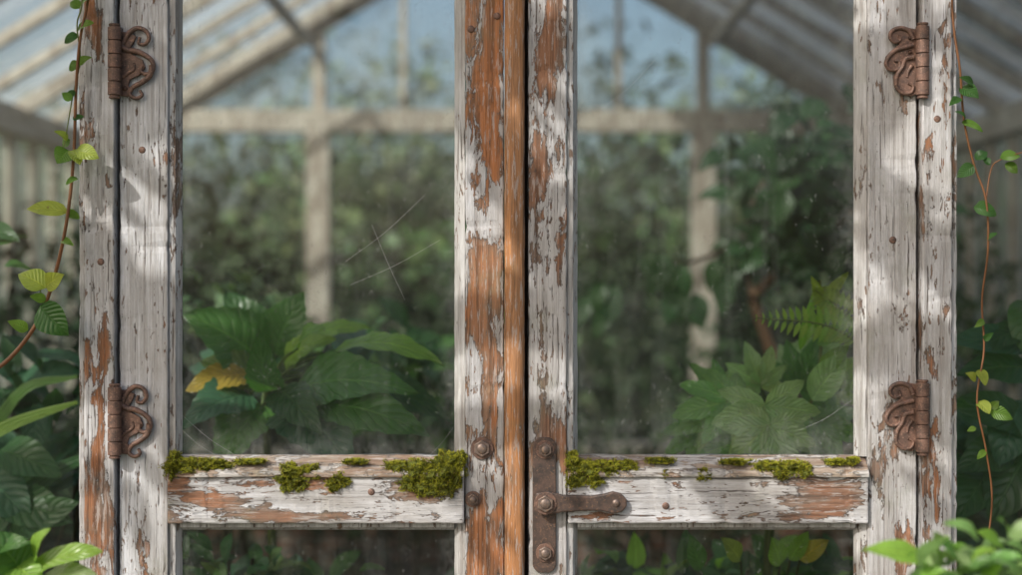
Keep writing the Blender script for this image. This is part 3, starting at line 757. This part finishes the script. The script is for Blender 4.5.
# ---------------------------------------------------------------- deep planting
def mass(name,boxes,cols,size,trunks=True):
    f=Foliage()
    for (x0,x1,y0,y1,z0,z1,n,cm) in boxes:
        ncl=max(5,n//55)
        for c in range(ncl):
            C=Vector((random.uniform(x0,x1),random.uniform(y0,y1),z0+(z1-z0)*random.random()**.85))
            br=random.choice([.25,.35,.5,.8,1.2,1.7])*cm; base=random.choice(cols); R=random.uniform(.7,1.7)*size*3.2
            for i in range(n//ncl):
                p=C+Vector((random.gauss(0,1),random.gauss(0,1),random.gauss(0,.8)))*R*.5
                if p.z<.02: continue
                f.quick(p,size*random.uniform(.6,1.3),jit(tuple(v*br for v in base),.25,.15))
            if trunks and c%5==0:
                f.stem([Vector((C.x+random.uniform(-.2,.2),C.y,0)),Vector((C.x,C.y,C.z*.5)),C],.02,.006,(.05,.04,.03),3,5)
    return f.done(name,M_leaf_far,None,False)
G1=(.045,.09,.032);G2=(.065,.115,.042);G3=(.11,.155,.075)
mass('greenhouse_foliage',[(-2.0,-1.15,3.0,5.0,.1,1.95,2400,.55),(-1.0,-.2,4.2,5.2,.1,1.2,1300,.7),(.2,1.2,4.3,5.2,.1,1.1,1300,.7),(1.2,2.0,3.2,5.0,.1,1.95,2000,.5),(-2.0,-1.2,1.3,3,.1,1.1,1000,.7),(1.1,2.0,1.4,3,.1,1.1,1000,.7)],[G1,G2],.075)
mass('background_trees',[(-5,5,7.2,9.0,.1,2.65,10000,.9),(-2.6,2.6,9.5,11.5,1.2,3.5,3800,1.5),(-6,6,9.5,11.5,.1,2.5,4000,1.2),(-4.5,-2.7,1,7,.1,1.7,1500,.9),(2.7,4.5,1,7,.1,1.7,1500,.9)],[G2,G3,(.12,.15,.08)],.13)
mass('hedge',[(-20,20,16,19,.1,2.9,7000,1.1)],[G2,G3],.35)
f=Foliage()
f.stem([Vector((1.25,2.1,0)),P(800,420,2.0),P(775,360,2.0),P(752,296,2.0)],.03,.016,(.16,.09,.055))
f.stem([P(752,296,2.0),P(790,262,2.0),P(840,222,2.0),P(900,170,2.0)],.016,.008,(.24,.14,.085))
f.stem([P(752,296,2.0),P(742,240,2.1),P(765,180,2.1),P(805,130,2.1)],.012,.005,(.11,.075,.05))
f.stem([P(742,240,2.1),P(690,262,2.1),P(640,255,2.0)],.008,.003,(.11,.075,.05))
for i in range(340):
    px=random.gauss(800,42); py=random.gauss(190,44)
    if px<726: continue
    if py<138 and px<790: continue
    p=P(px,py,2.0+random.uniform(-.3,.4)); L=random.uniform(.06,.12)
    d=Vector((random.uniform(-1,1),random.uniform(-.6,.3),random.uniform(-1,.3))).normalized()
    f.leaf(p,p+d*L,L*.55,jit((.03,.075,.028),.5),(random.uniform(-.5,.5),-1,.8),.3,.2,4)
for (a,b) in((655,255),(680,290),(720,280),(610,285),(600,300),(672,252),(725,262),(745,240),(668,268),(690,300)):
    for q in range(3):
        p=P(a+random.uniform(-12,12),b+random.uniform(-8,8),2.0); d=Vector((random.uniform(-.5,.5),-.2,-1)).normalized(); f.leaf(p,p+d*.1,.055,jit((.035,.08,.03),.3),(0,-1,.4),.3,.2,5)
f.done('climbing_shrub',M_leaf)

# ---------------------------------------------------------------- out-of-view boughs and leaves, added to cast shade bands on the doors
f=Foliage(); V=[];F=[]
def sh(px,py,t): return Vector((X(px),0,Z(py)))+SUN*t
trunk_top=Vector((-5.6,-2.6,3.3))
tube_data(V,F,catmull([Vector((-5.9,-2.8,0)),Vector((-5.8,-2.7,1.2)),Vector((-5.65,-2.6,2.4)),trunk_top,Vector((-5.9,-2.5,4.8))],6),.19,.09,12,.3)
TT=1.7
shadow_limbs=[([(-250,-160),(40,20),(140,90),(260,200)],.026),([(400,-20),(450,70),(510,170),(590,330)],.030),
       ([(740,40),(850,165),(930,250),(1020,340)],.036),([(20,240),(110,320),(190,390)],.020),([(850,340),(900,400),(960,450)],.012),([(60,110),(120,150),(180,205)],.009),([(600,440),(720,500),(850,560)],.012)]
for pts,r in shadow_limbs:
    L=[sh(a,b,TT) for a,b in pts]
    tube_data(V,F,catmull([trunk_top+Vector((0,0,random.uniform(-.4,.6))),(trunk_top+L[0])*.5+Vector((0,0,.35))]+L,6),.05,r,8,.6)
tr=mkobj('shadow_tree_trunk',V,F,M_bark,None,True)
def shadow_cluster(px,py,rx,ry,n,t):
    for i in range(n):
        p=sh(random.gauss(px,rx),random.gauss(py,ry),t+random.uniform(-.2,.2))
        f.leaf(p,p+Vector((random.uniform(-1,1),random.uniform(-1,1),random.uniform(-1,.2))).normalized()*.065,.035,jit((.06,.14,.04)),(random.uniform(-.5,.5),-.3,1),.3,.2,4)
for (a,b,rx,ry,n) in((110,50,36,30,34),(100,330,30,24,22),(480,120,24,26,20),(548,250,16,40,18),(890,10,36,14,14),(890,225,30,18,22),(545,430,24,30,8),(150,460,26,24,12),(940,430,26,46,18),(92,220,7,50,14),(540,60,14,30,10),(480,520,20,30,10),(915,330,24,20,8)):
    shadow_cluster(a,b,rx,ry,n,TT)
for i in range(2600):
    p=Vector((random.gauss(-6.6,.7),random.gauss(-2.4,1.0),random.gauss(4.8,.6)))
    f.quick(p,.13,jit((.06,.14,.04),.3))
TR=empty('shadow_tree'); tr.parent=TR; f.done('crown',M_leaf,TR)  # parent and leaves of the added, unseen shadow caster

# ---------------------------------------------------------------- light, world, camera
w=bpy.data.worlds.new('World'); sc.world=w; w.use_nodes=True
nt=w.node_tree; bg=nt.nodes.get('Background') or nt.nodes.new('ShaderNodeBackground')
sky=nt.nodes.new('ShaderNodeTexSky'); sky.sky_type='NISHITA'; sky.sun_disc=False
sky.sun_elevation=math.asin(SUN.z); sky.sun_rotation=math.atan2(SUN.x,SUN.y)
sky.dust_density=5.0; sky.air_density=1.0
nt.links.new(sky.outputs[0],bg.inputs[0]); bg.inputs[1].default_value=.15
sl_=bpy.data.lights.new('sun','SUN'); sl_.energy=3.6; sl_.angle=math.radians(.5); sl_.color=(1,.955,.88)
so=bpy.data.objects.new('sun',sl_); sc.collection.objects.link(so); so.rotation_euler=SUN.to_track_quat('Z','Y').to_euler(); so.location=(-5,-6,8)
cam=bpy.data.cameras.new('camera'); co=bpy.data.objects.new('camera',cam); sc.collection.objects.link(co)
co.location=(0,-CD,CZ); co.rotation_euler=(math.radians(90),0,0); cam.lens=FP/1022*36; cam.sensor_width=36
cam.clip_end=1000; cam.clip_start=.02
cam.dof.use_dof=True; cam.dof.focus_distance=CD-.005; cam.dof.aperture_fstop=1.9
sc.camera=co
sc.view_settings.view_transform='Standard'; sc.view_settings.look='None'; sc.view_settings.exposure=0
